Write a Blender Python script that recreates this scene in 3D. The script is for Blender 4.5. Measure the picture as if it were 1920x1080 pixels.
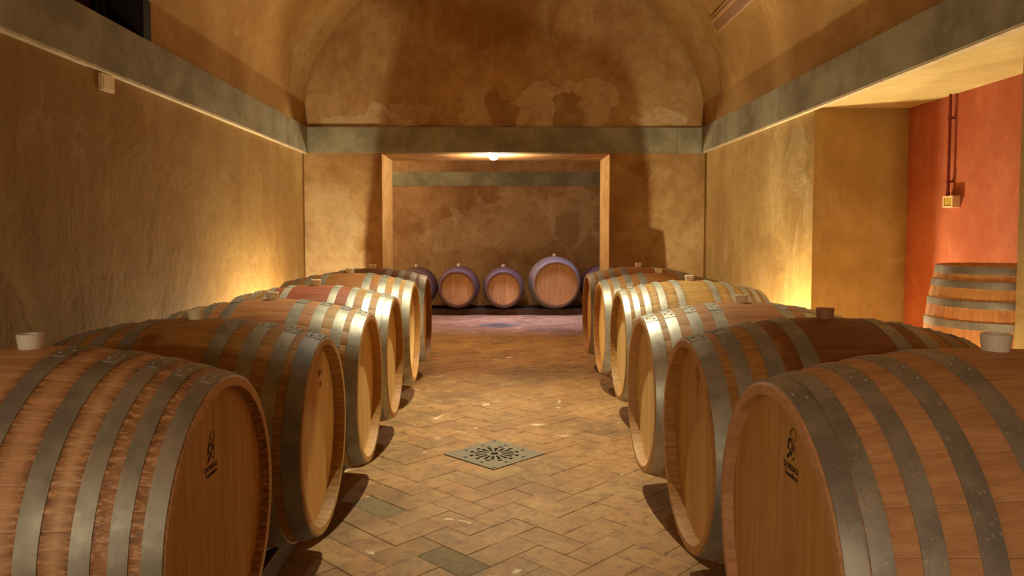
import bpy, bmesh, math, random
from mathutils import Vector, Matrix
random.seed(7)
PI = math.pi
scene = bpy.context.scene
C = scene.collection
for o in list(bpy.data.objects): bpy.data.objects.remove(o)

# ------------------------------------------------------------------ camera
H = 1.38
cd = bpy.data.cameras.new('camera'); cam = bpy.data.objects.new('camera', cd); C.objects.link(cam)
cd.sensor_width = 36; cd.lens = 1416.3 / 1920 * 36; cd.shift_y = -34.3 / 1920
cd.clip_start = .05; cd.clip_end = 100
cam.location = (0, 0, H); cam.rotation_euler = (PI/2 - .049, 0, -.014)
scene.camera = cam
# ------------------------------------------------------------------ world, exposure
w = bpy.data.worlds.new('world'); scene.world = w; w.use_nodes = True
w.node_tree.nodes['Background'].inputs[0].default_value = (1, .7, .4, 1)
w.node_tree.nodes['Background'].inputs[1].default_value = 0.0
vs = scene.view_settings
vs.view_transform = 'Standard'; vs.look = 'None'; vs.gamma = 1; vs.use_curve_mapping = False
vs.exposure = 0.1
WARM = (1.0, .925, .63); SPOTC = (1.0, .95, .66); COOL = (.46, .46, 1.0)
UP_R, UP_L, UP_N, SPOT_W, BULB_W, COOL_W, REAR_W, BACK_W = 195, 190, 40, 800, 95, 46, 122, 125

# ------------------------------------------------------------------ helpers
def lin(r, g, b):
    f = lambda c: (c/255/12.92) if c/255 <= .04045 else ((c/255+.055)/1.055)**2.4
    return (f(r), f(g), f(b), 1)
class NT:
    def __init__(s, name):
        s.m = bpy.data.materials.new(name); s.m.use_nodes = True
        s.t = s.m.node_tree; s.b = s.t.nodes['Principled BSDF']
    def n(s, typ, props=None, **ins):
        nd = s.t.nodes.new(typ)
        for k, v in (props or {}).items(): setattr(nd, k, v)
        for k, v in ins.items():
            key = int(k[1:]) if k[0] == 'i' and k[1:].isdigit() else k.replace('_', ' ')
            s.put(nd.inputs[key], v)
        return nd
    def put(s, sock, v):
        if isinstance(v, bpy.types.NodeSocket): s.t.links.new(v, sock)
        elif isinstance(v, bpy.types.Node): s.t.links.new(v.outputs[0], sock)
        else: sock.default_value = v
    def math(s, op, a, b=0.0, clamp=False):
        return s.n('ShaderNodeMath', {'operation': op, 'use_clamp': clamp}, i0=a, i1=b).outputs[0]
    def vm(s, op, a, b):
        return s.n('ShaderNodeVectorMath', {'operation': op}, i0=a, i1=b).outputs[0]
    def noise(s, vec, scale, detail=4, rough=.6, dist=0.0):
        nd = s.n('ShaderNodeTexNoise', None, Vector=vec, Scale=scale, Detail=detail, Roughness=rough, Distortion=dist)
        return nd.outputs[0]
    def noisec(s, vec, scale, detail=3):
        return s.n('ShaderNodeTexNoise', None, Vector=vec, Scale=scale, Detail=detail).outputs[1]
    def step(s, v, a, b):
        return s.n('ShaderNodeMapRange', {'interpolation_type': 'SMOOTHSTEP'}, i0=v, i1=a, i2=b).outputs[0]
    def mix(s, f, a, b, mode='MIX'):
        nd = s.n('ShaderNodeMix', {'data_type': 'RGBA', 'blend_type': mode})
        s.put(nd.inputs[0], f); s.put(nd.inputs[6], a); s.put(nd.inputs[7], b)
        return nd.outputs[2]
    def ramp(s, f, stops):
        nd = s.n('ShaderNodeValToRGB', None, Fac=f)
        cr = nd.color_ramp
        while len(cr.elements) < len(stops): cr.elements.new(.5)
        for e, (p, c) in zip(cr.elements, stops): e.position = p; e.color = c
        return nd.outputs[0]
    def bump(s, h, st, dist=.01):
        s.put(s.b.inputs['Normal'], s.n('ShaderNodeBump', None, Height=h, Strength=st, Distance=dist).outputs[0])
    def base(s, c, rough=.8, metal=0.0, spec=.3):
        s.put(s.b.inputs['Base Color'], c); s.put(s.b.inputs['Roughness'], rough)
        s.put(s.b.inputs['Metallic'], metal); s.put(s.b.inputs['Specular IOR Level'], spec)
        return s.m

def plaster(name, base, dark, light, patches=(), patch_col=None, streak=.5, amount=.5, scr=.62):
    t = NT(name)
    co = t.n('ShaderNodeTexCoord').outputs['Object']
    big = t.noise(co, .9, 7, .62, .3)
    col = t.mix(t.step(big, .36, .64), dark, base)
    vs_ = t.vm('MULTIPLY', co, (5, 5, .7))
    st = t.noise(vs_, 1.6, 5, .6)
    col = t.mix(t.math('MULTIPLY', t.step(st, .5, .75), streak), col, light)
    fine = t.noise(co, 9, 6, .7)
    col = t.mix(t.math('MULTIPLY', t.step(fine, .56, .34), .45), col, dark)
    mid = t.noise(t.vm('MULTIPLY', co, (1, 1, .6)), 3.4, 7, .7, .4)
    col = t.mix(t.math('MULTIPLY', t.step(mid, .5, .68), .5), col, dark)
    col = t.mix(t.math('MULTIPLY', t.step(mid, .44, .3), .35), col, light)
    blo = t.noise(co, 2.3, 6, .68, .6)
    col = t.mix(t.math('MULTIPLY', t.step(blo, scr, scr+.1), amount), col, light)
    sp = t.noise(co, 42, 3, .6)
    col = t.mix(t.math('MULTIPLY', t.step(sp, .66, .74), .35), col, light)
    hh = t.math('ADD', t.math('MULTIPLY', fine, .35), blo)
    if patches:
        d = t.vm('MULTIPLY', t.vm('SUBTRACT', t.noisec(co, 2.6, 6), (.5, .5, .5)), (.75, .75, .75))
        cw = t.vm('ADD', co, d)
        brk = t.noise(co, 7, 7, .78, .5)
        for (axis, c1, c2, r1, r2, sgn) in patches:
            if axis == 'y': ctr, inv = (c1, 0, c2), (1/r1, 0, 1/r2)
            else: ctr, inv = (0, c1, c2), (0, 1/r1, 1/r2)
            v = t.vm('MULTIPLY', t.vm('SUBTRACT', cw, ctr), inv)
            ln = t.n('ShaderNodeVectorMath', {'operation': 'LENGTH'}, i0=v).outputs['Value']
            m = t.math('MULTIPLY', t.step(ln, 1.06, .94), t.math('ADD', .45, t.math('MULTIPLY', t.step(brk, .36, .56), .65)))
            if sgn > 0: col = t.mix(t.math('MULTIPLY', m, sgn), col, patch_col or light)
            else: col = t.mix(t.math('MULTIPLY', m, -sgn), col, dark)
            hh = t.math('ADD', hh, t.math('MULTIPLY', m, .25))
    t.bump(hh, .55, .018)
    return t.base(col, .88, 0, .18)

def concrete(name, base, dark):
    t = NT(name); co = t.n('ShaderNodeTexCoord').outputs['Object']
    a = t.noise(co, 2.2, 7, .65); f = t.noise(co, 30, 4, .6)
    col = t.mix(t.step(a, .35, .65), dark, base)
    col = t.mix(t.math('MULTIPLY', t.step(f, .6, .75), .4), col, dark)
    t.bump(t.math('ADD', a, t.math('MULTIPLY', f, .3)), .3, .01)
    return t.base(col, .8, 0, .25)

def plain(name, c, rough=.6, metal=0.0, spec=.4, var=.15, sc=14):
    t = NT(name); co = t.n('ShaderNodeTexCoord').outputs['Object']
    a = t.noise(co, sc, 5, .6)
    d = tuple(x*(1-2*var) for x in c[:3]) + (1,)
    col = t.mix(t.step(a, .3, .7), d, c); t.bump(a, .12, .004)
    return t.base(col, rough, metal, spec)

def emit(name, c, s):
    t = NT(name); t.put(t.b.inputs['Emission Color'], c); t.put(t.b.inputs['Emission Strength'], s)
    return t.base(c, .4)

def mesh_obj(name, verts, faces, mat, parent=None, smooth=None):
    me = bpy.data.meshes.new(name); me.from_pydata(verts, [], faces); me.update()
    return link(name, me, mat, parent, smooth)
def fin(me, mat, smooth=None):
    bm = bmesh.new(); bm.from_mesh(me); bmesh.ops.recalc_face_normals(bm, faces=bm.faces); bm.to_mesh(me); bm.free()
    if smooth is not None:
        for p in me.polygons: p.use_smooth = True
        me.set_sharp_from_angle(angle=math.radians(smooth))
    if mat and not me.materials: me.materials.append(mat)
    return me
def link(name, me, mat, parent=None, smooth=None):
    fin(me, mat, smooth)
    o = bpy.data.objects.new(name, me); C.objects.link(o)
    if parent: o.parent = parent
    return o
def inst(name, me, parent=None, mat=None):
    o = bpy.data.objects.new(name, me); C.objects.link(o)
    if parent: o.parent = parent
    if mat: o.material_slots[0].link = 'OBJECT'; o.material_slots[0].material = mat
    return o
class MB:
    def __init__(s): s.v = []; s.f = []
    def box(s, a, b):
        n = len(s.v); (x0, y0, z0), (x1, y1, z1) = a, b
        s.v += [(x0,y0,z0),(x1,y0,z0),(x1,y1,z0),(x0,y1,z0),(x0,y0,z1),(x1,y0,z1),(x1,y1,z1),(x0,y1,z1)]
        s.f += [tuple(n+i for i in q) for q in ((0,3,2,1),(4,5,6,7),(0,1,5,4),(1,2,6,5),(2,3,7,6),(3,0,4,7))]
        return s
    def prism(s, pts2, a0, a1, axis='y'):
        n = len(s.v); k = len(pts2)
        for a in (a0, a1):
            for (p, q) in pts2:
                s.v.append((p, a, q) if axis == 'y' else ((a, p, q) if axis == 'x' else (p, q, a)))
        s.f.append(tuple(range(n, n+k))); s.f.append(tuple(range(n+2*k-1, n+k-1, -1)))
        for i in range(k): j = (i+1) % k; s.f.append((n+i, n+j, n+k+j, n+k+i))
        return s
    def lathe(s, prof, seg=32, axis='z', o=(0,0,0), close=True):
        n = len(s.v); k = len(prof)
        for i in range(seg):
            a = 2*PI*i/seg
            for (h, r) in prof:
                c, d = r*math.cos(a), r*math.sin(a)
                p = (c, d, h) if axis == 'z' else ((h, c, d) if axis == 'x' else (c, h, d))
                s.v.append((p[0]+o[0], p[1]+o[1], p[2]+o[2]))
        for i in range(seg):
            j = (i+1) % seg
            for q in range(k-1): s.f.append((n+i*k+q, n+i*k+q+1, n+j*k+q+1, n+j*k+q))
            if close: s.f.append((n+i*k+k-1, n+i*k, n+j*k, n+j*k+k-1))
        return s
    def build(s, name, mat, parent=None, smooth=None): return mesh_obj(name, s.v, s.f, mat, parent, smooth)
    def mesh(s, name, mat=None, smooth=None):
        me = bpy.data.meshes.new(name); me.from_pydata(s.v, [], s.f); me.update()
        return fin(me, mat, smooth)
def structure(o): o['kind'] = 'structure'; return o
def tag(o, label, cat, group=None):
    o['label'] = label; o['category'] = cat
    if group: o['group'] = group
    return o
def empty(name, loc, rz=0):
    o = bpy.data.objects.new(name, None); C.objects.link(o); o.location = loc; o.rotation_euler = (0, 0, rz); o.empty_display_size = .1
    return o

# ------------------------------------------------------------------ materials of the setting
OCH = lin(196, 152, 92); OCHD = lin(150, 100, 48); OCHL = lin(216, 190, 140)
M = {}
M['left'] = plaster('plaster_left', lin(166, 136, 82), lin(146, 112, 62), lin(178, 152, 108), streak=.3, amount=.3)
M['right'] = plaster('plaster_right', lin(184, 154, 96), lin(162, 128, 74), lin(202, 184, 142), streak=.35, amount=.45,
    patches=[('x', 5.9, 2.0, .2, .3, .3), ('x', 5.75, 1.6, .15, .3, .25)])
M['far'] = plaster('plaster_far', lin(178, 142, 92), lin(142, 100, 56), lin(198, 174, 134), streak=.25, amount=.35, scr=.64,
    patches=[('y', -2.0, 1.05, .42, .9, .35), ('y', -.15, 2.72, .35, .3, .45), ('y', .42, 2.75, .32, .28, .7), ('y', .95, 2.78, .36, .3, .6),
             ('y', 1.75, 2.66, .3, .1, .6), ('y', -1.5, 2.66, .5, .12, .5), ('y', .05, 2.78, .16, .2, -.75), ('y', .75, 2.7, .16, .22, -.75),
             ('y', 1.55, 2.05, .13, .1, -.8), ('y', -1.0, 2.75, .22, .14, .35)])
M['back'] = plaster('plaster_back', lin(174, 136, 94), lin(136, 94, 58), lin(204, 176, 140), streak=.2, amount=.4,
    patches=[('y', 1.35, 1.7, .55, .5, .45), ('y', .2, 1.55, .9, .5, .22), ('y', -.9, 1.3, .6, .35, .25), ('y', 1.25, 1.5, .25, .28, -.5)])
M['vault'] = plaster('plaster_vault', lin(180, 144, 86), lin(158, 118, 64), lin(198, 172, 124), streak=.12, amount=.35,
    patches=[('x', 8.0, 3.55, .2, .5, .35), ('x', 8.2, 2.95, .25, .5, .3)])
M['soffit'] = plaster('plaster_soffit', lin(216, 194, 132), lin(198, 172, 110), lin(226, 210, 160), streak=.2, amount=.3)
M['side'] = plaster('plaster_niche_side', lin(190, 160, 92), lin(166, 132, 70), lin(202, 178, 122), streak=.25, amount=.35)
M['red'] = plaster('plaster_red', lin(182, 104, 70), lin(164, 84, 54), lin(194, 126, 92), streak=.3, amount=.3)
M['band'] = concrete('band_concrete', lin(156, 148, 122), lin(122, 114, 90))
M['darkwood'] = plain('dark_wood', lin(92, 50, 26), .7)
M['black'] = plain('near_black', lin(34, 20, 14), .7)  # near-black tone for the recess jambs and bars
M['mortar'] = plain('mortar', lin(164, 124, 76), .95, sc=20)
M['beam'] = plain('beam_wood', lin(86, 56, 34), .8, sc=8)
M['iron'] = plain('cast_iron', lin(128, 116, 92), .6, .2, .4, sc=40)
M['pit'] = plain('drain_pit', lin(22, 16, 12), .9)
M['cream'] = plain('cream_plastic', lin(226, 200, 150), .45, var=.04)
M['olive'] = plain('yellowed_plastic', lin(196, 160, 70), .45, var=.08)
M['pipe'] = plain('red_painted_pipe', lin(130, 44, 22), .5, var=.1)
M['vent'] = plain('vent_enamel', lin(196, 150, 104), .5, var=.05)
M['slot'] = plain('vent_dark', lin(30, 14, 6), .9)
M['steel_dark'] = plain('lamp_housing', lin(70, 66, 60), .4, .6)

# ------------------------------------------------------------------ setting
XL, XR, YF, YB = -2.225, 2.31, 8.6, -2.0
YP = 9.42                      # back face of the cross wall
Z0, Z1 = 2.28, 2.565           # cornice band
VC, VA, VH = .0425, 2.2675, 2.0
NY0, NY1, NX, NZ = 3.35, 5.588, 3.01, 2.31   # niche in the right wall
OX0, OX1, OZ = -1.35, 1.228, 2.272           # opening in the far wall
BY, BX0, BX1 = 14.0, -3.6, 3.6               # rear chamber
WY0, WY1, WZ = 2.5, 4.757, 3.25              # high recess on the left

structure(MB().box((XL-.25, YB, 0), (XL, YF, Z1)).build('wall_left', M['left']))
rw = MB().box((XR, YB, 0), (XR+.2, NY0, Z1)).box((XR, NY1, 0), (XR+.2, YF, Z1)).box((XR, NY0, NZ), (XR+.2, NY1, Z1))
structure(rw.build('wall_right', M['right']))
niche = structure(MB().box((NX, NY0-.3, 0), (NX+.2, NY1+.2, Z1)).build('wall_niche', M['red']))
structure(MB().box((XR+.2, NY1, 0), (NX, NY1+.2, Z1)).box((XR+.001, NY1-.002, 0), (XR+.2, NY1, NZ)).box((XR+.2, NY0-.3, 0), (NX, NY0, Z1)).build('wall_niche_side', M['side']))
structure(MB().box((XR+.005, NY0, NZ-.012), (NX, NY1-.002, NZ)).build('ceiling_niche', M['soffit']))
# far wall with opening and lunette
def arch(z_from, n=40):
    return [(VC+VA*math.cos(PI*i/n), Z1+VH*math.sin(PI*i/n)) for i in range(n+1)]
fw = MB()
fw.box((XL, YF, 0), (OX0, YP, OZ)); fw.box((OX1, YF, 0), (XR, YP, OZ))
fw.prism([(XL, OZ), (XR, OZ)] + [(x, z) for x, z in arch(0)], YF, YP)
structure(fw.build('wall_far', M['far']))
structure(MB().box((XL-1.6, YB-.2, 0), (XR+1.6, YB, 4.8)).build('wall_rear', M['left']))
# vault with a rectangular recess cut on the left
ang = sorted(set([PI*i/48 for i in range(49)] + [PI-math.asin((WZ-Z1)/VH)]))
ys = sorted(set([YB + (YF-YB)*i/20 for i in range(21)] + [WY0, WY1]))
va = MB()
for y in ys:
    for a in ang: va.v.append((VC+VA*math.cos(a), y, Z1+VH*math.sin(a)))
na = len(ang)
for i in range(len(ys)-1):
    for j in range(na-1):
        am = (ang[j]+ang[j+1])/2; ym = (ys[i]+ys[i+1])/2
        if WY0 < ym < WY1 and am > PI-math.asin((WZ-Z1)/VH): continue
        va.f.append((i*na+j, i*na+j+1, (i+1)*na+j+1, (i+1)*na+j))
va = va.build('ceiling', M['vault'], smooth=60); structure(va)
# recess: sill, jambs, head, dark shutters
wr = structure(MB().box((XL-.34, WY1, Z1-.02), (XL+.02, WY1+.1, WZ+.1)).box((XL-.34, WY0-.1, Z1-.02), (XL+.02, WY0, WZ+.1))
    .box((XL-.34, WY0, WZ), (XL+.35, WY1, WZ+.1)).build('window_1', M['black']))
for k in range(4):
    y0 = WY0 + (WY1-WY0)*k/4
    MB().box((XL-.30, y0+.01, Z1-.02), (XL-.26, y0+(WY1-WY0)/4-.01, WZ)).build('shutter', M['darkwood'], wr)
for yy in (4.60, 4.68):
    MB().lathe([(Z1-.01, .018), (WZ, .018)], 12, 'z', (XL-.19, yy, 0), False).build('vertical_bar', M['black'], wr, 40)
# cornice bands
structure(MB().box((XL, YB, Z0), (XL+.045, YF, Z1)).build('trim_1', M['band']))
structure(MB().box((XR-.045, YB, Z0+.012), (XR, YF, Z1)).build('trim_2', M['band']))
structure(MB().box((XL+.045, YF-.03, Z0), (1.98, YF, Z1)).box((1.984, YF-.028, Z0), (XR-.045, YF, Z1)).build('trim_3', M['band']))
lit_edge = plain('painted_lit_edge', lin(222, 200, 160), .8)  # pale strips paint the lit underside of the cornice bands
structure(MB().box((XL, YB, Z0-.012), (XL+.04, YF, Z0)).build('trim_4', lit_edge))
structure(MB().box((XR-.04, YB, Z0), (XR, YF, Z0+.012)).build('trim_5', lit_edge))
# rear chamber
structure(MB().box((BX0, BY, 0), (BX1, BY+.2, 3.4)).build('wall_back', M['back']))
structure(MB().box((BX0-.2, YP, 0), (BX0, BY, 3.4)).build('wall_back_left', M['back']))
structure(MB().box((BX1, YP, 0), (BX1+.2, BY, 3.4)).build('wall_back_right', M['back']))
structure(MB().box((BX0, YP-.02, 3.3), (BX1, BY, 3.4)).build('ceiling_back', M['soffit']))
structure(MB().box((BX0, BY-.03, 2.24), (BX1, BY, 2.50)).build('trim_6', M['band']))
structure(MB().box((BX0-.2, YP-.3, 0), (XL, YP, 3.4)).box((XR, YP-.3, 0), (BX1+.2, YP, 3.4)).build('wall_cross', M['back']))

# ------------------------------------------------------------------ floor: mortar bed with herringbone bricks
floor = structure(MB().box((-3.7, YB, -.1), (3.7, BY, -.004)).build('floor', M['mortar']))
structure(MB().box((XR+.06, NY0, -.002), (NX, NY1, .245)).build('floor_niche', M['side']))
def brick_mat():
    t = NT('terracotta'); g = t.n('ShaderNodeNewGeometry'); oi = t.n('ShaderNodeObjectInfo')
    pos = g.outputs['Position']
    r = t.math('FRACT', t.math('ADD', t.math('MULTIPLY', g.outputs['Random Per Island'], 7.31), oi.outputs['Random']))
    col = t.ramp(r, [(0, lin(166, 118, 72)), (.25, lin(182, 132, 82)), (.5, lin(160, 116, 72)), (.75, lin(186, 134, 80)), (1, lin(152, 110, 66))])
    a = t.noise(pos, 2.2, 6, .65); b = t.noise(pos, 14, 6, .7); c = t.noise(pos, 5.2, 5, .6, .8)
    col = t.mix(t.math('MULTIPLY', t.step(a, .4, .65), .5), col, lin(186, 146, 92))
    col = t.mix(t.math('MULTIPLY', t.step(b, .54, .36), .6), col, lin(120, 80, 44))
    d = t.noise(pos, 1.1, 5, .6, .5)
    col = t.mix(t.math('MULTIPLY', t.step(d, .46, .66), .65), col, lin(118, 84, 50))
    e2 = t.noise(pos, 3.6, 6, .7, 1.0)
    col = t.mix(t.math('MULTIPLY', t.step(e2, .5, .62), .45), col, lin(196, 152, 98))
    chips = t.math('MULTIPLY', t.step(c, .645, .665), t.step(t.noise(pos, 1.3, 2), .48, .58))
    col = t.mix(t.math('MULTIPLY', chips, .85), col, lin(232, 208, 168))
    t.bump(t.math('ADD', t.math('MULTIPLY', b, .6), a), .35, .012)
    return t.base(t.mix(1.0, col, (.84, .86, .84, 1), 'MULTIPLY'), t.math('ADD', .45, t.math('MULTIPLY', b, .35)), 0, .3)
M['brick'] = brick_mat()
M['brick_dark'] = plain('burnt_brick', lin(126, 104, 66), .75, sc=20)
DC = (-.045, 4.655); MOD = .15; S2 = math.sqrt(.5)
def cell(u, v): return (DC[0] + (u-v)*S2*MOD, DC[1] + (u+v)*S2*MOD)
def brick_mesh(l, wd):
    hx, hy, g, e = l/2-.0011, wd/2-.0011, .0, .003
    v = []
    for (dx, z) in ((0, -.012), (0, -.0014), (e, 0)):
        v += [(-hx+dx, -hy+dx, z), (hx-dx, -hy+dx, z), (hx-dx, hy-dx, z), (-hx+dx, hy-dx, z)]
    f = [(8, 9, 10, 11)]
    for r in (0, 4):
        for i in range(4): j = (i+1) % 4; f.append((r+i, r+j, r+4+j, r+4+i))
    return v, f
bv, bf = brick_mesh(2*MOD, MOD); hv, hf = brick_mesh(MOD, MOD)
bm_full = bpy.data.meshes.new('brick'); bm_full.from_pydata(bv, [], bf); fin(bm_full, M['brick'])
bm_half = bpy.data.meshes.new('brick_half'); bm_half.from_pydata(hv, [], hf); fin(bm_half, M['brick'])
drain_cells = set((i, j) for i in (-1, 0, 1) for j in (-1, 0, 1)) | set((i, j) for i in (30, 31, 32) for j in (30, 31, 32))
bricks = []
for i in range(-60, 110):
    for j in range(-60, 110):
        k = (i-j) % 4
        if k == 0: cells = [(i, j), (i+1, j)]; ori = 0
        elif k == 3: cells = [(i, j), (i, j+1)]; ori = 1
        else: continue
        cells = [c for c in cells if c not in drain_cells]
        if not cells: continue
        cu = sum(c[0] for c in cells)/len(cells); cv = sum(c[1] for c in cells)/len(cells)
        x, y = cell(cu, cv)
        if not (.9 < y < BY-.1): continue
        if y < YF and not (XL-.1 < x < XR+.1): continue
        if y >= YF-.1 and y < YP+.1 and not (OX0-.2 < x < OX1+.2): continue
        if y >= YP and abs(x) > 2.6: continue
        bricks.append((x, y, ori, len(cells)))
vis = [b for b in bricks if -.95 < b[0] < .95 and b[1] > 2.6]
vis.sort(key=lambda b: b[1]); near = set(vis[:300])
dark_bricks = [min((b for b in near if b[2] == 1 and b[3] == 2), key=lambda b: (b[0]-px)**2+(b[1]-py)**2) for px, py in ((-.526, 3.855), (-.12, 3.03))]
rv, rf = [], []
for b in bricks:
    x, y, ori, n = b
    a = PI/4 + (PI/2 if ori else 0); z = random.uniform(-.0012, .0012); tx, ty = random.uniform(-.004, .004), random.uniform(-.004, .004)
    if b in near:
        o = inst('brick', bm_full if n == 2 else bm_half, floor)
        o.location = (x, y, z); o.rotation_euler = (tx, ty, a)
        if b in dark_bricks:
            o.material_slots[0].link = 'OBJECT'; o.material_slots[0].material = M['brick_dark']
    else:
        mt = Matrix.Translation((x, y, z)) @ Matrix.Rotation(a, 4, 'Z') @ Matrix.Rotation(tx, 4, 'X')
        vv, ff = (bv, bf) if n == 2 else (hv, hf); n0 = len(rv)
        rv += [tuple(mt @ Vector(p)) for p in vv]; rf += [tuple(n0+q for q in f) for f in ff]
ro = mesh_obj('brick_paving', rv, rf, M['brick'], floor); ro['kind'] = 'stuff'

# drains
def drain(ci, label):
    x, y = cell(ci, ci)
    t = empty('floor_drain', (x, y, 0), PI/4); tag(t, label, 'drain')
    h = .222
    MB().box((-h, -h, -.05), (h, h, -.0035)).build('pit', M['pit'], t)
    bm = bmesh.new()
    # grate plate with rosette of slots, cut as a grid of polar cells
    m = MB()
    def ring(r0, r1, n, a_off, keep):
        for q in range(n):
            for s in range(keep[0], keep[1]):
                a0 = 2*PI*(q + s/10)/n + a_off; a1 = 2*PI*(q + (s+1)/10)/n + a_off
                nn = len(m.v)
                for z in (-.003, .003):
                    for (r, a) in ((r0, a0), (r1, a0), (r1, a1), (r0, a1)): m.v.append((r*math.cos(a), r*math.sin(a), z))
                for qf in ((0,3,2,1),(4,5,6,7),(0,1,5,4),(1,2,6,5),(2,3,7,6),(3,0,4,7)): m.f.append(tuple(nn+u for u in qf))
    N = 16
    ring(.024, .048, N, 0, (0, 10)); ring(.048, .124, N, 0, (0, 5)); ring(.124, .134, N, 0, (0, 10))
    ring(.134, .156, 12, .1, (0, 6)); ring(.156, .162, 40, 0, (0, 10))
    # square plate outside the rosette
    n = 80; base = len(m.v)
    pts_i = [(.162*math.cos(2*PI*i/n), .162*math.sin(2*PI*i/n)) for i in range(n)]
    pts_o = []
    for i in range(n):
        c, s = math.cos(2*PI*i/n), math.sin(2*PI*i/n); k = h/max(abs(c), abs(s)); pts_o.append((c*k, s*k))
    for z in (-.003, .003):
        for p in pts_i: m.v.append((p[0], p[1], z))
        for p in pts_o: m.v.append((p[0], p[1], z))
    for i in range(n):
        j = (i+1) % n
        m.f.append((base+2*n+i, base+2*n+j, base+3*n+j, base+3*n+i))
        m.f.append((base+n+i, base+n+j, base+3*n+j, base+3*n+i)); m.f.append((base+i, base+j, base+2*n+j, base+2*n+i))
    bm.free()
    g = m.build('grate', M['iron'], t)
    for k in range(8):
        a = PI/4*k + PI/8; r = .192
        cx, cy = r*math.cos(a), r*math.sin(a); mm = MB()
        mm.prism([(-.004,-.015),(.004,-.015),(.004,-.004),(.015,-.004),(.015,.004),(.004,.004),(.004,.015),(-.004,.015),(-.004,.004),(-.015,.004),(-.015,-.004),(-.004,-.004)], .0028, .0034, 'z')
        o = mm.build('dark_cross', M['pit'], t); o.location = (cx, cy, 0); o.rotation_euler = (0, 0, a+PI/4)  # flat dark crosses paint the shade of openings onto the solid plate
    for (px, py) in ((-.2, -.2), (.2, .2)):
        mm = MB().lathe([(.0028, .009), (.0042, .009), (.0042, .005), (.0028, .005)], 12); o = mm.build('lifting_eye', M['pit'], t); o.location = (px, py, 0)
    return t
drain(0, 'square cast iron drain grate with rosette in the middle of the near floor')
drain(31, 'dark square drain grate on the lilac-lit floor of the rear chamber')

# ------------------------------------------------------------------ wood and metal of the barrels
def stave_mat(name, a, b, red=0.0, redcol=lin(128, 52, 30), rust=0.0, hoops=(), half=.531, redw=.30):
    a = (a[0], a[1]*1.14, a[2]*1.08, 1); b = (b[0]*1.04, b[1]*1.18, b[2]*1.1, 1); redcol = (redcol[0], redcol[1]*1.15, redcol[2]*1.05, 1)
    t = NT(name); oi = t.n('ShaderNodeObjectInfo'); co = t.n('ShaderNodeTexCoord').outputs['Object']
    off = t.n('ShaderNodeCombineXYZ', None, X=t.math('MULTIPLY', oi.outputs['Random'], 37.0), Y=t.math('MULTIPLY', oi.outputs['Random'], 11.0), Z=0.0).outputs[0]
    p = t.vm('ADD', co, off)
    g = t.noise(t.vm('MULTIPLY', p, (2.2, 34, 34)), 1.6, 6, .62, .4)
    big = t.noise(p, 3.2, 5, .6)
    col = t.mix(t.step(g, .3, .7), b, a)
    d = tuple(x*.55 for x in b[:3]) + (1,)
    col = t.mix(t.math('MULTIPLY', oi.outputs['Random'], .14), col, d)
    col = t.mix(t.math('MULTIPLY', t.step(big, .52, .72), .28), col, d)
    lines = t.noise(t.vm('MULTIPLY', p, (1.2, 90, 90)), 2.0, 2, .5)
    col = t.mix(t.math('MULTIPLY', t.step(lines, .58, .68), .22), col, d)
    sx = t.math('ABSOLUTE', t.n('ShaderNodeSeparateXYZ', None, Vector=co).outputs[0])
    if red:
        wob = t.math('ADD', sx, t.math('MULTIPLY', t.math('SUBTRACT', big, .5), .12))
        m = t.math('MULTIPLY', t.step(wob, redw, redw-.06), red)
        col = t.mix(m, col, t.mix(t.step(g, .3, .7), tuple(x*.6 for x in redcol[:3]) + (1,), redcol))
    if rust:
        st = [(0, 0)]
        for (x0, x1) in sorted([(half-q, half-p_) for (p_, q) in hoops]):
            if x0-.03 > st[-1][0]: st += [(x0-.03, 0), (x0, 1)]
            else: st[-1] = ((x0+st[-1][0])/2, .6)
            st += [(x1, 1), (x1+.03, 0)]
        st = [(min(x/half, 1), (v, v, v, 1)) for x, v in st]
        m = t.ramp(t.math('DIVIDE', sx, half), st[:31])
        n2 = t.noise(t.vm('MULTIPLY', p, (16, 70, 70)), 1.5, 5, .7)
        m = t.math('MULTIPLY', t.math('MULTIPLY', m, t.step(n2, .38, .52)), rust)
        col = t.mix(m, col, t.mix(t.step(g, .35, .65), lin(84, 40, 14), lin(158, 94, 38)))
    t.bump(t.math('ADD', g, t.math('MULTIPLY', lines, .6)), .35, .004)
    return t.base(col, t.math('ADD', .42, t.math('MULTIPLY', g, .25)), 0, .35)
def head_mat(name, a, b, stain=0.0):
    t = NT(name); oi = t.n('ShaderNodeObjectInfo'); co = t.n('ShaderNodeTexCoord').outputs['Object']
    off = t.n('ShaderNodeCombineXYZ', None, X=0.0, Y=t.math('MULTIPLY', oi.outputs['Random'], 37.0), Z=t.math('MULTIPLY', oi.outputs['Random'], 11.0)).outputs[0]
    p = t.vm('ADD', co, off)
    g = t.noise(t.vm('MULTIPLY', p, (20, 26, 1.3)), 1.5, 6, .6, .3)
    col = t.mix(t.step(g, .3, .7), b, a)
    d = tuple(x*.62 for x in b[:3]) + (1,)
    col = t.mix(t.math('MULTIPLY', oi.outputs['Random'], .30), col, d)
    fl = t.noise(t.vm('MULTIPLY', p, (60, 60, 1.6)), 1.4, 2, .5)
    col = t.mix(t.math('MULTIPLY', t.step(fl, .6, .68), .3), col, d)
    if stain:
        s = t.noise(t.vm('MULTIPLY', co, (1, 7, .5)), 1.6, 4, .6)
        col = t.mix(t.math('MULTIPLY', t.step(s, .58, .72), stain), col, lin(92, 34, 14))
    t.bump(g, .2, .003)
    return t.base(col, .5, 0, .3)
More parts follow.
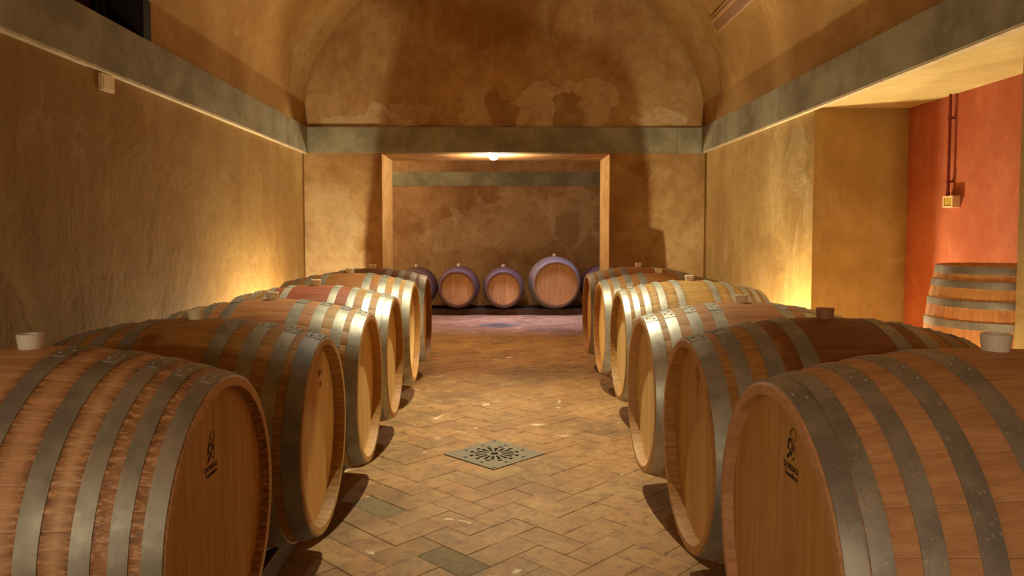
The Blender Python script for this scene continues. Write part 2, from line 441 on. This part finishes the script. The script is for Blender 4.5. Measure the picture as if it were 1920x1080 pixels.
def hoop_mat(name, c, spots=0.0, rough=.42):
    t = NT(name); co = t.n('ShaderNodeTexCoord').outputs['Object']; oi = t.n('ShaderNodeObjectInfo')
    p = t.vm('ADD', co, t.vm('MULTIPLY', oi.outputs['Random'], (17, 9, 5)))
    a = t.noise(p, 5, 6, .65); b = t.noise(t.vm('MULTIPLY', p, (60, 4, 4)), 1.5, 5, .7); f = t.noise(p, 38, 5, .7)
    d = tuple(x*.6 for x in c[:3]) + (1,)
    col = t.mix(t.step(a, .35, .65), d, c)
    col = t.mix(t.math('MULTIPLY', t.step(b, .58, .72), .35), col, lin(60, 48, 34))
    if spots:
        v = t.n('ShaderNodeTexVoronoi', None, Vector=p, Scale=75.0).outputs[0]
        m = t.math('MULTIPLY', t.math('MULTIPLY', t.step(v, .30, .18), t.step(t.noise(p, 7, 2), .5, .6)), spots)
        col = t.mix(m, col, lin(210, 196, 176))
    t.bump(t.math('ADD', a, t.math('MULTIPLY', f, .4)), .18, .004)
    return t.base(col, t.math('ADD', rough-.08, t.math('MULTIPLY', f, .28)), .5, .5)
M['bung'] = plain('silicone_bung', lin(232, 222, 206), .5, var=.03)
M['bung_cream'] = plain('cream_bung', lin(244, 228, 186), .5, var=.05)
M['bung_brown'] = plain('brown_bung', lin(170, 120, 78), .5, var=.05)
M['ink'] = plain('burnt_ink', lin(38, 16, 8), .8)
M['ink_soft'] = plain('faded_ink', lin(96, 48, 20), .8)
M['ink_red'] = plain('red_stamp', lin(140, 52, 22), .8)

class Kind: pass
def make_kind(Rh, Rb, L, NS, NBD, prefix):
    k = Kind(); k.Rh, k.Rb, k.L, k.NS = Rh, Rb, L, NS
    hl = L/2
    k.r = lambda x: Rh + (Rb-Rh)*(1-min(1, abs(x)/hl)**2.0)
    xs = [-hl+.004 + (2*hl-.008)*i/14 for i in range(15)]
    th = .03
    prof = [(x, k.r(x)) for x in xs] + [(hl, Rh-.005), (hl, Rh-.029), (hl-.040, Rh-.036), (hl-.062, Rh-.032)]
    prof += [(hl*.5, k.r(hl*.5)-th), (0, Rb-th), (-hl*.5, k.r(hl*.5)-th), (-hl+.062, Rh-.032), (-hl+.040, Rh-.036), (-hl, Rh-.029), (-hl, Rh-.005)]
    wd = PI/NS
    cols = [(-wd+.0006, -.0006), (-wd+.006, 0), (0, 0.0006), (wd-.006, 0), (wd-.0006, -.0006)]
    m = MB(); n = len(prof)
    for (a, dr) in cols:
        for pi, (x, r) in enumerate(prof):
            rr = r + (dr if pi < 15 else 0); m.v.append((x, rr*math.sin(a), rr*math.cos(a)))
    for c in range(len(cols)-1):
        for i in range(n):
            j = (i+1) % n; m.f.append((c*n+i, c*n+j, (c+1)*n+j, (c+1)*n+i))
    m.f.append(tuple(range(n))); m.f.append(tuple(range(n*len(cols)-1, n*(len(cols)-1)-1, -1)))
    k.stave = m.mesh('stave', M['beam'], 26)
    # head boards (a disc of vertical planks)
    Rd = Rh-.033; k.boards = []; k.Rd = Rd; k.hx = hl-.060
    rnd = random.Random(NBD); cuts = [-Rd]
    wts = [rnd.uniform(.8, 1.2) for _ in range(NBD)]; tot = sum(wts); acc = -Rd
    for q in wts: acc += 2*Rd*q/tot; cuts.append(acc)
    for i in range(NBD):
        y0, y1 = cuts[i]+.0006, cuts[i+1]-.0006
        y0 = max(y0, -Rd+.001); y1 = min(y1, Rd-.001)
        top = [(y0+(y1-y0)*q/6, math.sqrt(max(0, Rd**2-(y0+(y1-y0)*q/6)**2))) for q in range(7)]
        poly = top + [(y, -z) for y, z in reversed(top)]
        mm = MB(); mm.prism(poly, -.011, .011, 'x')
        k.boards.append(mm.mesh('head_board', M['beam']))
    mm = MB().lathe([(-.02, .024), (0, .029), (.04, .034), (.043, .032), (.043, .022), (.036, .019), (.036, .0005), (-.02, .0005)], 24)
    k.bung = mm.mesh('bung', M['bung'], 35)
    k.rivet = MB().lathe([(0, .0062), (.0022, .0056), (.0036, .003), (.004, .0003)], 8, 'z', close=False).mesh('rivet', M['beam'], 60)
    k.hoops = {}
    return k
def hoop_mesh(k, x0, x1):
    key = (round(x0, 4), round(x1, 4))
    if key in k.hoops: return k.hoops[key]
    t = .0032
    prof = [(x0, k.r(x0)-.001), (x0, k.r(x0)+t), ((x0+x1)/2, k.r((x0+x1)/2)+t+.0006), (x1, k.r(x1)+t), (x1, k.r(x1)-.001)]
    me = MB().lathe(prof, 72, 'x').mesh('hoop', M['beam'], 30)
    # lap joint: a second layer with a rounded end
    m = MB(); na = 14; a0, a1 = -.12, .12
    xm = (x0+x1)/2
    for i in range(na+1):
        a = a0 + (a1-a0)*i/na
        e = min(1, (a1-a)/.05); wsc = math.sqrt(max(0, 1-(1-e)**2))*.45+.55 if e < 1 else 1
        for (x, dr) in ((xm+(x0-xm)*wsc, 0), (xm+(x0-xm)*wsc, .0022), (xm+(x1-xm)*wsc, .0022), (xm+(x1-xm)*wsc, 0)):
            r = k.r(x)+t+dr; m.v.append((x, r*math.sin(a), r*math.cos(a)))
    for i in range(na):
        for q in range(4): j = (q+1) % 4; m.f.append((i*4+q, i*4+j, i*4+4+j, i*4+4+q))
    m.f.append((0, 1, 2, 3)); m.f.append((na*4+3, na*4+2, na*4+1, na*4))
    lap = m.mesh('lap_joint', M['beam'], 30)
    k.hoops[key] = (me, lap); return k.hoops[key]

BIG = make_kind(.40, .483, 1.062, 30, 9, 'big')
SMALL = make_kind(.292, .352, .95, 26, 7, 'small')
H4 = [(.004, .066), (.098, .152), (.205, .262), (.325, .385)]
H5D = [(.004, .046), (.049, .089), (.136, .178), (.234, .278), (.350, .398)]
H5 = [(.004, .046), (.072, .112), (.146, .188), (.250, .298), (.380, .428)]
HS = [(.004, .042), (.075, .110), (.170, .205), (.270, .308)]

def barrel(kind, name, loc, rz, S, stave_m, head_m, hoop_m, hoops, label, group, bung='bung', lap=.18, upright=False, detail=True, chime_m=None, spin=0.0, head_out=0.0):
    t = empty(name, loc, rz); t.scale = (S, S, S); tag(t, label, 'barrel', group)
    if upright: t.rotation_euler = (0, PI/2, rz)
    off = (0, 0, kind.Rb)
    for i in range(kind.NS):
        o = inst('stave', kind.stave, t, stave_m); o.location = off; o.rotation_euler = (2*PI*i/kind.NS+spin, 0, 0)
    for sx in (-1, 1):
        for me in kind.boards:
            o = inst('head_board', me, t, head_m); o.location = (sx*(kind.hx+head_out), 0, kind.Rb)
        for hi, (a, b) in enumerate(hoops):
            x0, x1 = sorted((sx*(kind.L/2-a), sx*(kind.L/2-b)))
            me, lp = hoop_mesh(kind, x0, x1)
            hm = chime_m if (chime_m and hi == 0 and sx < 0) else hoop_m
            h = inst('hoop', me, t, hm); h.location = off
            la = lap + random.uniform(-.03, .03); h.rotation_euler = (la, 0, 0)
            if detail:
                inst('lap_joint', lp, h, hm)
                for (dx, da) in ((.25, -.06), (-.25, .0), (.2, .06)):
                    x = (x0+x1)/2 + dx*(x1-x0); r = kind.r(x)+.0052
                    q = inst('rivet', kind.rivet, h, hm); q.location = (x, r*math.sin(da), r*math.cos(da)); q.rotation_euler = (-da, 0, 0)
    b = inst('bung', kind.bung, t, M[bung]); b.location = (0, 0, kind.Rb*2-.004)
    return t

GAL = lin(176, 168, 150)
hoop_a = hoop_mat('galvanised_steel', GAL); hoop_b = hoop_mat('dull_steel', lin(178, 170, 154), .0, .48)
hoop_sp = hoop_mat('spotted_steel', lin(182, 174, 162), .5, .42); hoop_bl = hoop_mat('blue_grey_steel', lin(158, 154, 156), 0, .55)
hoop_lt = hoop_mat('bright_steel', lin(206, 200, 184), 0, .36)
TAN = lin(188, 134, 78); TANB = lin(160, 106, 56)
oak = lambda n, st=0.0: head_mat(n, lin(240, 206, 140), lin(222, 182, 112), st)  # oak lightened so the spotlit heads carry extra brightness in their colour
heads = {'a': oak('oak_head'), 'b': head_mat('oak_head_dark', lin(214, 164, 92), lin(194, 140, 68), 0.0), 'c': head_mat('oak_head_stained', lin(216, 168, 98), lin(196, 144, 74), .4),
         'd': head_mat('oak_head_orange', lin(214, 160, 92), lin(192, 134, 70))}
WINE = lin(140, 58, 38); BROWNRED = lin(118, 56, 28); ORG = lin(176, 92, 48)
ZB = .072
ROWL = 'large oak barrels lying in the left row'; ROWR = 'large oak barrels lying in the right row'
specs = [
 # side, headX, Y, S, wood a, b, red, redcol, rust, hoops, hoop mat, head, label, bung, lap
 (-1, -.775, 2.118, 1.021, lin(222, 168, 128), lin(200, 142, 102), .25, lin(196, 124, 92), .85, H5, hoop_b, 'c', 'rust-streaked oak barrel with dark emblem printed on its head, nearest in the left row', 'bung', .06),
 (-1, -.724, 3.095, .99, lin(198, 146, 84), lin(170, 116, 62), .35, lin(160, 92, 52), .35, H4, hoop_b, 'b', 'oak barrel with grey-blue front hoop and small stamped mark, second in the left row', 'bung_cream', .03),
 (-1, -.705, 4.058, .985, lin(206, 152, 96), lin(184, 126, 70), .55, lin(190, 100, 62), 0, H4, hoop_a, 'a', 'oak barrel with reddish-orange middle and plain head, third in the left row', 'bung_cream', .04),
 (-1, -.706, 5.025, .992, TAN, TANB, .85, lin(158, 68, 48), 0, H5D, hoop_lt, 'a', 'oak barrel with wine-red middle and bright doubled front hoops, fourth in the left row', 'bung_cream', .05),
 (-1, -.715, 6.247, 1.011, lin(188, 132, 72), TANB, .6, lin(160, 84, 44), 0, H4, hoop_a, 'a', 'oak barrel with glinting front hoop, fifth in the left row, behind the wine-red one', 'bung_cream', .05),
 (-1, -.711, 7.296, .999, lin(160, 104, 56), lin(132, 80, 40), .6, BROWNRED, 0, H4, hoop_b, 'b', 'dim brown oak barrel at the far end of the left row, beside the passage', 'bung_cream', .05),
 (1, .671, 1.85, 1.052, lin(218, 158, 114), lin(194, 130, 90), .2, lin(186, 118, 80), .1, H5D, hoop_sp, 'b', 'oak barrel with water-spotted hoops and dark emblem on its head, nearest in the right row', 'bung', .22),
 (1, .714, 2.893, 1.012, lin(202, 142, 82), lin(172, 112, 58), .85, lin(138, 70, 40), .25, H4, hoop_b, 'b', 'oak barrel with dark red-brown middle and round red stamp, second in the right row', 'bung_brown', .02),
 (1, .717, 3.868, .983, lin(204, 150, 102), lin(182, 126, 78), .6, lin(190, 116, 78), 0, H4, hoop_lt, 'a', 'oak barrel with shiny riveted hoops and half-lit head, third in the right row', 'bung_cream', .16),
 (1, .856, 5.53, .99, lin(192, 146, 84), lin(164, 116, 60), .2, lin(158, 104, 62), .55, H5, hoop_lt, 'a', 'yellowish oak barrel with five closely set hoops, fourth in the right row', 'bung', .0),
 (1, .859, 6.625, .989, lin(182, 124, 66), lin(154, 96, 48), .4, lin(160, 88, 46), 0, H4, hoop_a, 'b', 'oak barrel with orange-brown staves, fifth in the right row, behind the five-hooped one', 'bung_cream', .0),
 (1, .868, 7.67, .995, lin(182, 120, 68), lin(154, 94, 50), .4, lin(160, 84, 46), 0, H4, hoop_a, 'b', 'oak barrel at the far end of the right row, beside the passage wall', 'bung_cream', .0),
]
B = []
for i, (sd, hx, y, S, a, b, red, rc, rust, hp, hm, hd, label, bung, lap) in enumerate(specs):
    sm = stave_mat('staves_%d' % i, a, b, red, rc, rust, hp)
    xc = hx + sd*.531*S
    B.append(barrel(BIG, 'wine_barrel', (xc, y, ZB), 0 if sd > 0 else PI, S, sm, heads[hd], hm, hp, label, ROWR if sd > 0 else ROWL, bung,
                    lap if sd > 0 else -lap, chime_m=hoop_bl if i == 1 else None, spin=random.uniform(0, .2), head_out=.022 if i in (0, 6) else 0.0))
L1, L2, R1, R2, R3 = B[0], B[1], B[6], B[7], B[8]
# rear chamber row, heads to the camera (local -X turned to -Y)
sm_s = stave_mat('staves_small', lin(128, 78, 48), lin(96, 54, 34), .5, lin(92, 34, 30)); sm_b = stave_mat('staves_rear', lin(160, 110, 66), lin(130, 84, 46), 0)
RROW = 'barrels in the rear chamber'
hoop_dk = hoop_mat('dark_steel', lin(146, 128, 124), 0, .36)
for (x, kd, S, label) in ((-1.46, SMALL, 1.0, 'small dark-hooped barrel in the rear chamber, half hidden by the left row'),
                          (-.735, SMALL, 1.02, 'small barrel with plain orange head in the rear chamber, left of the drain axis'),
                          (.035, SMALL, 1.0, 'small barrel with faint stamp on its orange head, beside the larger rear barrel'),
                          (.91, BIG, .935, 'large barrel standing above the small ones in the rear chamber, bluish rim light'),
                          (1.74, SMALL, 1.05, 'barrel in the rear chamber mostly hidden behind the right jamb')):
    barrel(kd, 'wine_barrel', (x, 13.0, .088 if kd is SMALL else .075), PI/2, S, sm_b if kd is BIG else sm_s, heads['d'], hoop_a if kd is BIG else hoop_dk, HS if kd is SMALL else H4,
           label, RROW, 'bung_cream', .1, detail=False)
# upright barrel in the niche
sm_u = stave_mat('staves_upright', lin(222, 154, 92), lin(200, 126, 68), .5, lin(214, 124, 76))
barrel(SMALL, 'wine_barrel', (2.60-.352*1.02, 3.88, .245+.475*1.02), 0, 1.02, sm_u, heads['a'], hoop_a, HS, 'upright small oak barrel standing in the red niche', 'barrels in the niche', upright=True, detail=False)

# ------------------------------------------------------------------ marks on the barrel heads (flat, on the board face)
def text_mesh(txt, size):
    cu = bpy.data.curves.new('txt', 'FONT'); cu.body = txt; cu.size = size; cu.align_x = 'CENTER'; cu.align_y = 'CENTER'; cu.extrude = .0004
    o = bpy.data.objects.new('txt', cu); C.objects.link(o)
    dg = bpy.context.evaluated_depsgraph_get(); me = bpy.data.meshes.new_from_object(o.evaluated_get(dg))
    bpy.data.objects.remove(o); bpy.data.curves.remove(cu)
    return me
def strip(m, pts, ws):
    n0 = len(m.v); n = len(pts)
    for i, (p, wv) in enumerate(zip(pts, ws)):
        a = pts[max(0, i-1)]; b = pts[min(n-1, i+1)]; dx, dy = b[0]-a[0], b[1]-a[1]; l = math.hypot(dx, dy) or 1
        nx, ny = -dy/l*wv/2, dx/l*wv/2
        for z in (0, .0006): m.v.append((p[0]+nx, p[1]+ny, z)); m.v.append((p[0]-nx, p[1]-ny, z))
    for i in range(n-1):
        q = n0+i*4; m.f += [(q+2, q+3, q+7, q+6), (q, q+1, q+5, q+4), (q, q+2, q+6, q+4), (q+1, q+3, q+7, q+5)]
def arc(cx, cy, rx, ry, a0, a1, n=18): return [(cx+rx*math.cos(math.radians(a0+(a1-a0)*i/n)), cy+ry*math.sin(math.radians(a0+(a1-a0)*i/n))) for i in range(n+1)]
def on_head(me_or_obj, root, y, z, mat, name, label=None, scale=1.0, out=0.0):
    # y: sideways on the head seen from the front (+ to the right), z: height above the barrel axis
    o = inst(name, me_or_obj, root) if not isinstance(me_or_obj, bpy.types.Object) else me_or_obj
    if not o.data.materials: o.data.materials.append(mat)
    k = BIG
    o.location = (-k.hx-out-.0114, -y, k.Rb+z)
    o.rotation_euler = (PI/2, 0, -PI/2); o.scale = (scale,)*3
    if label: o['label'] = label
    return o
def emblem():
    m = MB()
    strip(m, arc(.012, .028, .020, .026, 185, -25), [.0022]*19)
    strip(m, arc(-.004, .030, .012, .016, 60, 200, 8), [.0018]*9)
    strip(m, [(.012, .028), (.013, .010), (.016, -.004), (.019, -.013)], [.004, .005, .006, .008])
    strip(m, arc(-.012, -.010, .016, .026, 200, -60), [.010 if i < 10 else .0055 for i in range(19)])
    strip(m, [(-.014, -.012), (-.010, -.024), (-.016, -.032)], [.006, .010, .009])
    strip(m, [(-.034, -.044), (-.022, -.036), (-.012, -.030)], [.012, .012, .006])
    strip(m, [(.008, -.040), (.022, -.037)], [.006, .006])
    strip(m, arc(.018, -.012, .010, .022, 60, -60, 8), [.0016]*9)
    return m.mesh('emblem', M['ink'])
em = emblem(); t1 = text_mesh('DORBAU', .021); t2 = text_mesh('Tonnellerie', .017)
for me in (t1, t2): me.materials.clear(); me.materials.append(M['ink'])
def place_logo(root, y, z):
    on_head(em, root, y, z, M['ink'], 'emblem', 'dark burnt emblem', .76, .022)
    on_head(t1, root, y-.004, z-.053, M['ink'], 'maker_name', 'dark maker name lettering', 1.0, .022)
    on_head(t2, root, y-.002, z-.071, M['ink'], 'script_line', 'dark script lettering', 1.0, .022)
place_logo(L1, -.045, .218); place_logo(R1, .06, .274)
tm = text_mesh('2011', .04); tm.materials.clear(); tm.materials.append(M['ink_soft'])
tn = text_mesh('101', .034); tn.materials.clear(); tn.materials.append(M['ink_soft'])
on_head(tm, L2, .11, .235, M['ink_soft'], 'stamped_number'); on_head(tn, L2, .11, .185, M['ink_soft'], 'stamped_number')
m = MB(); strip(m, arc(0, 0, .028, .028, 0, 360, 28), [.003]*29); strip(m, arc(.0, .009, .011, .010, 20, 270, 10)+arc(0, -.010, .011, .010, 90, -160, 10), [.004]*22)
on_head(m.mesh('round_stamp', M['ink_red']), R2, -.01, .27, M['ink_red'], 'round_stamp', 'round red stamp')
m = MB(); strip(m, [(0, .02), (.001, .004)], [.004, .006]); strip(m, [(0, -.002), (0, -.02)], [.008, .005])
on_head(m.mesh('pencil_mark', M['ink_soft']), R2, -.01, .205, M['ink_soft'], 'pencil_mark')
tp = text_mesh('N', .045); tp.materials.clear(); tp.materials.append(M['ink_soft']); on_head(tp, R3, .05, .25, M['ink_soft'], 'stamped_letter')

# ------------------------------------------------------------------ beams under the rows
def beam(a, b, label):
    o = MB().box(a, b).build('support_beam', M['beam']); tag(o, label, 'beam', 'timber beams carrying the barrels')
beam((-.71-.531-.33, 1.45, -.002), (-.71-.531-.24, 7.9, .092), 'dark timber beam under the left barrel row, on the wall side')
beam((-.71-.531+.24, 1.45, -.002), (-.71-.531+.33, 7.9, .092), 'dark timber beam under the left barrel row, on the aisle side')
beam((1.30-.27, 1.2, -.002), (1.30-.18, 8.3, .080), 'dark timber beam under the right barrel row, on the aisle side')
beam((1.30+.17, 1.2, -.002), (1.30+.26, 8.3, .080), 'dark timber beam under the right barrel row, on the wall side')
beam((-2.3, 12.66, -.002), (2.4, 12.78, .098), 'dark timber beam running under the fronts of the rear chamber barrels')
beam((-2.3, 13.22, -.002), (2.4, 13.34, .098), 'dark timber beam under the backs of the rear chamber barrels')

# ------------------------------------------------------------------ wall fittings
t = empty('junction_cover', (XL, 4.317, 2.218)); tag(t, 'square cream cover plate on the left wall just under the cornice', 'cover plate')
MB().box((0, -.068, -.046), (.02, .068, .046)).build('cover_plate', M['cream'], t); MB().box((.02, -.052, -.034), (.024, .052, .034)).build('raised_panel', M['cream'], t)
t = empty('junction_box', (NX, 4.985, 1.585)); tag(t, 'small cream junction box at the end of the red pipe on the niche wall', 'junction box')
MB().box((-.045, -.055, -.038), (0, .055, .038)).build('box_body', M['cream'], t)
for (a, b) in (((-.052, -.055, -.038), (-.045, .055, -.028)), ((-.052, -.055, .028), (-.045, .055, .038)), ((-.052, -.055, -.028), (-.045, -.043, .028)), ((-.052, .043, -.028), (-.045, .055, .028))):
    MB().box(a, b).build('rim', M['cream'], t)
MB().box((-.047, -.043, -.028), (-.0445, .043, .028)).build('lid', M['olive'], t)
t = empty('conduit_pipe', (NX, 5.02, 1.62)); tag(t, 'thin red painted conduit running down the niche wall to the box', 'pipe')
MB().lathe([(0.0, .010), (NZ-1.62-.012, .010)], 14, 'z', (-.030, 0, 0), False).build('pipe', M['pipe'], t, 50)
for z in (.10, .52): MB().lathe([(z-.008, .015), (z+.008, .015)], 14, 'z', (-.030, 0, 0), False).box((-.030, -.006, z-.006), (0, .006, z+.006)).build('clip', M['pipe'], t, 50)
MB().lathe([(-.002, .013), (.03, .013)], 14, 'z', (-.030, 0, 0), False).build('gland', M['pipe'], t, 50)
# slot vent in the vault
def vp(z): return VC + VA*math.sqrt(1-((z-Z1)/VH)**2)
vy0, vy1 = 6.15, 7.5
zc = 3.41; ta = math.atan2(vp(3.48)-vp(3.34), .14)
t = empty('air_vent', (vp(zc)-.004, (vy0+vy1)/2, zc)); tag(t, 'long slotted air vent set in the right side of the vault', 'vent'); t.rotation_euler = (0, ta, 0)
hl = (vy1-vy0)/2
MB().box((-.003, -hl, -.085), (.03, hl, .085)).build('backing', M['slot'], t)
for (z0, z1) in ((-.085, -.066), (.022, .060), (.070, .085)): MB().box((-.014, -hl, z0), (-.003, hl, z1)).build('frame_bar', M['vent'], t)
for yy in (-hl, hl-.02): MB().box((-.014, yy, -.066), (-.003, yy+.02, .022)).build('frame_end', M['vent'], t)
for k in range(7):
    z = -.066 + .088*(k+.5)/7; MB().box((-.013, -hl+.02, z-.0035), (-.003, hl-.02, z+.0035)).build('slat', M['vent'], t)

# ------------------------------------------------------------------ lamps
def light(name, typ, loc, energy, col, parent=None, **kw):
    l = bpy.data.lights.new(name, typ); l.energy = energy; l.color = col
    for k, v in kw.items(): setattr(l, k, v)
    o = bpy.data.objects.new(name, l); C.objects.link(o); o.location = loc
    if parent: o.parent = parent
    return o
M['glow'] = emit('lamp_glass', (1, .8, .5, 1), 4.0)
def uplight(x, y, energy, label):
    t = empty('floor_uplight', (x, y, 0)); tag(t, label, 'lamp', 'floor uplights behind the barrels')
    MB().lathe([(0, .0005), (0, .075), (.012, .075), (.02, .055), (.10, .055), (.10, .05), (.03, .05), (.03, .0005)], 28).build('housing', M['steel_dark'], t, 40)
    MB().lathe([(.092, .0005), (.092, .049), (.096, .049), (.096, .0005)], 24).build('lens', M['glow'], t)
    light('uplight_lamp', 'POINT', (0, 0, .14), energy, WARM, t, shadow_soft_size=.03)
uplight(2.06, 5.74, UP_R, 'floor uplight behind the right barrel row, by the niche corner')
uplight(2.02, 3.40, UP_N, 'floor uplight behind the right barrel row, between the second and third barrels')
uplight(-1.96, 6.88, UP_L, 'floor uplight behind the left barrel row, near the far corner')
t = empty('vault_spotlight', (.0, 6.0, 4.52)); tag(t, 'spotlight can fixed at the crown of the vault above the aisle', 'lamp')
MB().lathe([(-.16, .055), (-.16, .06), (-.02, .06), (0, .03), (.05, .03)], 24).build('can', M['steel_dark'], t, 40)
s = light('vault_spot', 'SPOT', (0, 0, -.20), SPOT_W, SPOTC, t, shadow_soft_size=.03, spot_size=math.radians(68), spot_blend=.8)
s.rotation_euler = (Vector((0, 5.0, 0)) - Vector((0, 6.0, 4.32))).to_track_quat('-Z', 'Y').to_euler()
t = empty('passage_lamp', (-.091, 8.72, OZ)); tag(t, 'small glowing lamp on the soffit of the passage opening', 'lamp')
MB().lathe([(-.012, .05), (0, .05), (0, .0005), (-.012, .0005)], 24).build('mount', M['cream'], t)
M['bulb'] = emit('bulb_glow', (1, .9, .72, 1), 60.0)
MB().lathe([(-.012, .055), (-.03, .052), (-.05, .038), (-.060, .014), (-.061, .0005)], 24, close=False).build('bulb', M['bulb'], t, 60)
light('passage_bulb', 'POINT', (0, 0, -.10), BULB_W, (1, .82, .55), t, shadow_soft_size=.03)
# rear chamber: cool fluorescent batten on the right, unseen warm lamp added left to brighten the back wall (both out of view)
t = empty('ceiling_batten', (.3, 11.9, 3.28)); tag(t, 'cool fluorescent batten on the ceiling of the rear chamber', 'lamp')
MB().box((-1.3, -.3, -.06), (1.3, .3, .02)).build('batten_body', M['cream'], t)
l = light('batten_light', 'AREA', (0, 0, -.07), COOL_W, COOL, t, shape='RECTANGLE', size=2.5, size_y=.5, spread=math.radians(62))
t = empty('added_back_lamp', (-3.3, 12.0, 2.2)); tag(t, 'unseen warm lamp added in the left part of the rear chamber', 'lamp')
MB().lathe([(-.1, .05), (.05, .08), (.05, .07), (-.09, .04)], 20).build('shade', M['steel_dark'], t, 40)
light('added_back_light', 'POINT', (.12, 0, .08), BACK_W, (1, .82, .50), t, shadow_soft_size=.06)
# room behind the camera
t = empty('rear_wall_lamp', (-1.2, YB, 1.62)); tag(t, 'lamp on the rear wall behind the viewpoint', 'lamp')
MB().lathe([(0, .06), (.06, .06), (.10, .09), (.10, .085), (.02, .02), (0, .0005)], 24, 'y').build('shade', M['steel_dark'], t, 40)
light('rear_light', 'POINT', (0, .16, 0), REAR_W, (1, .93, .74), t, shadow_soft_size=.10)
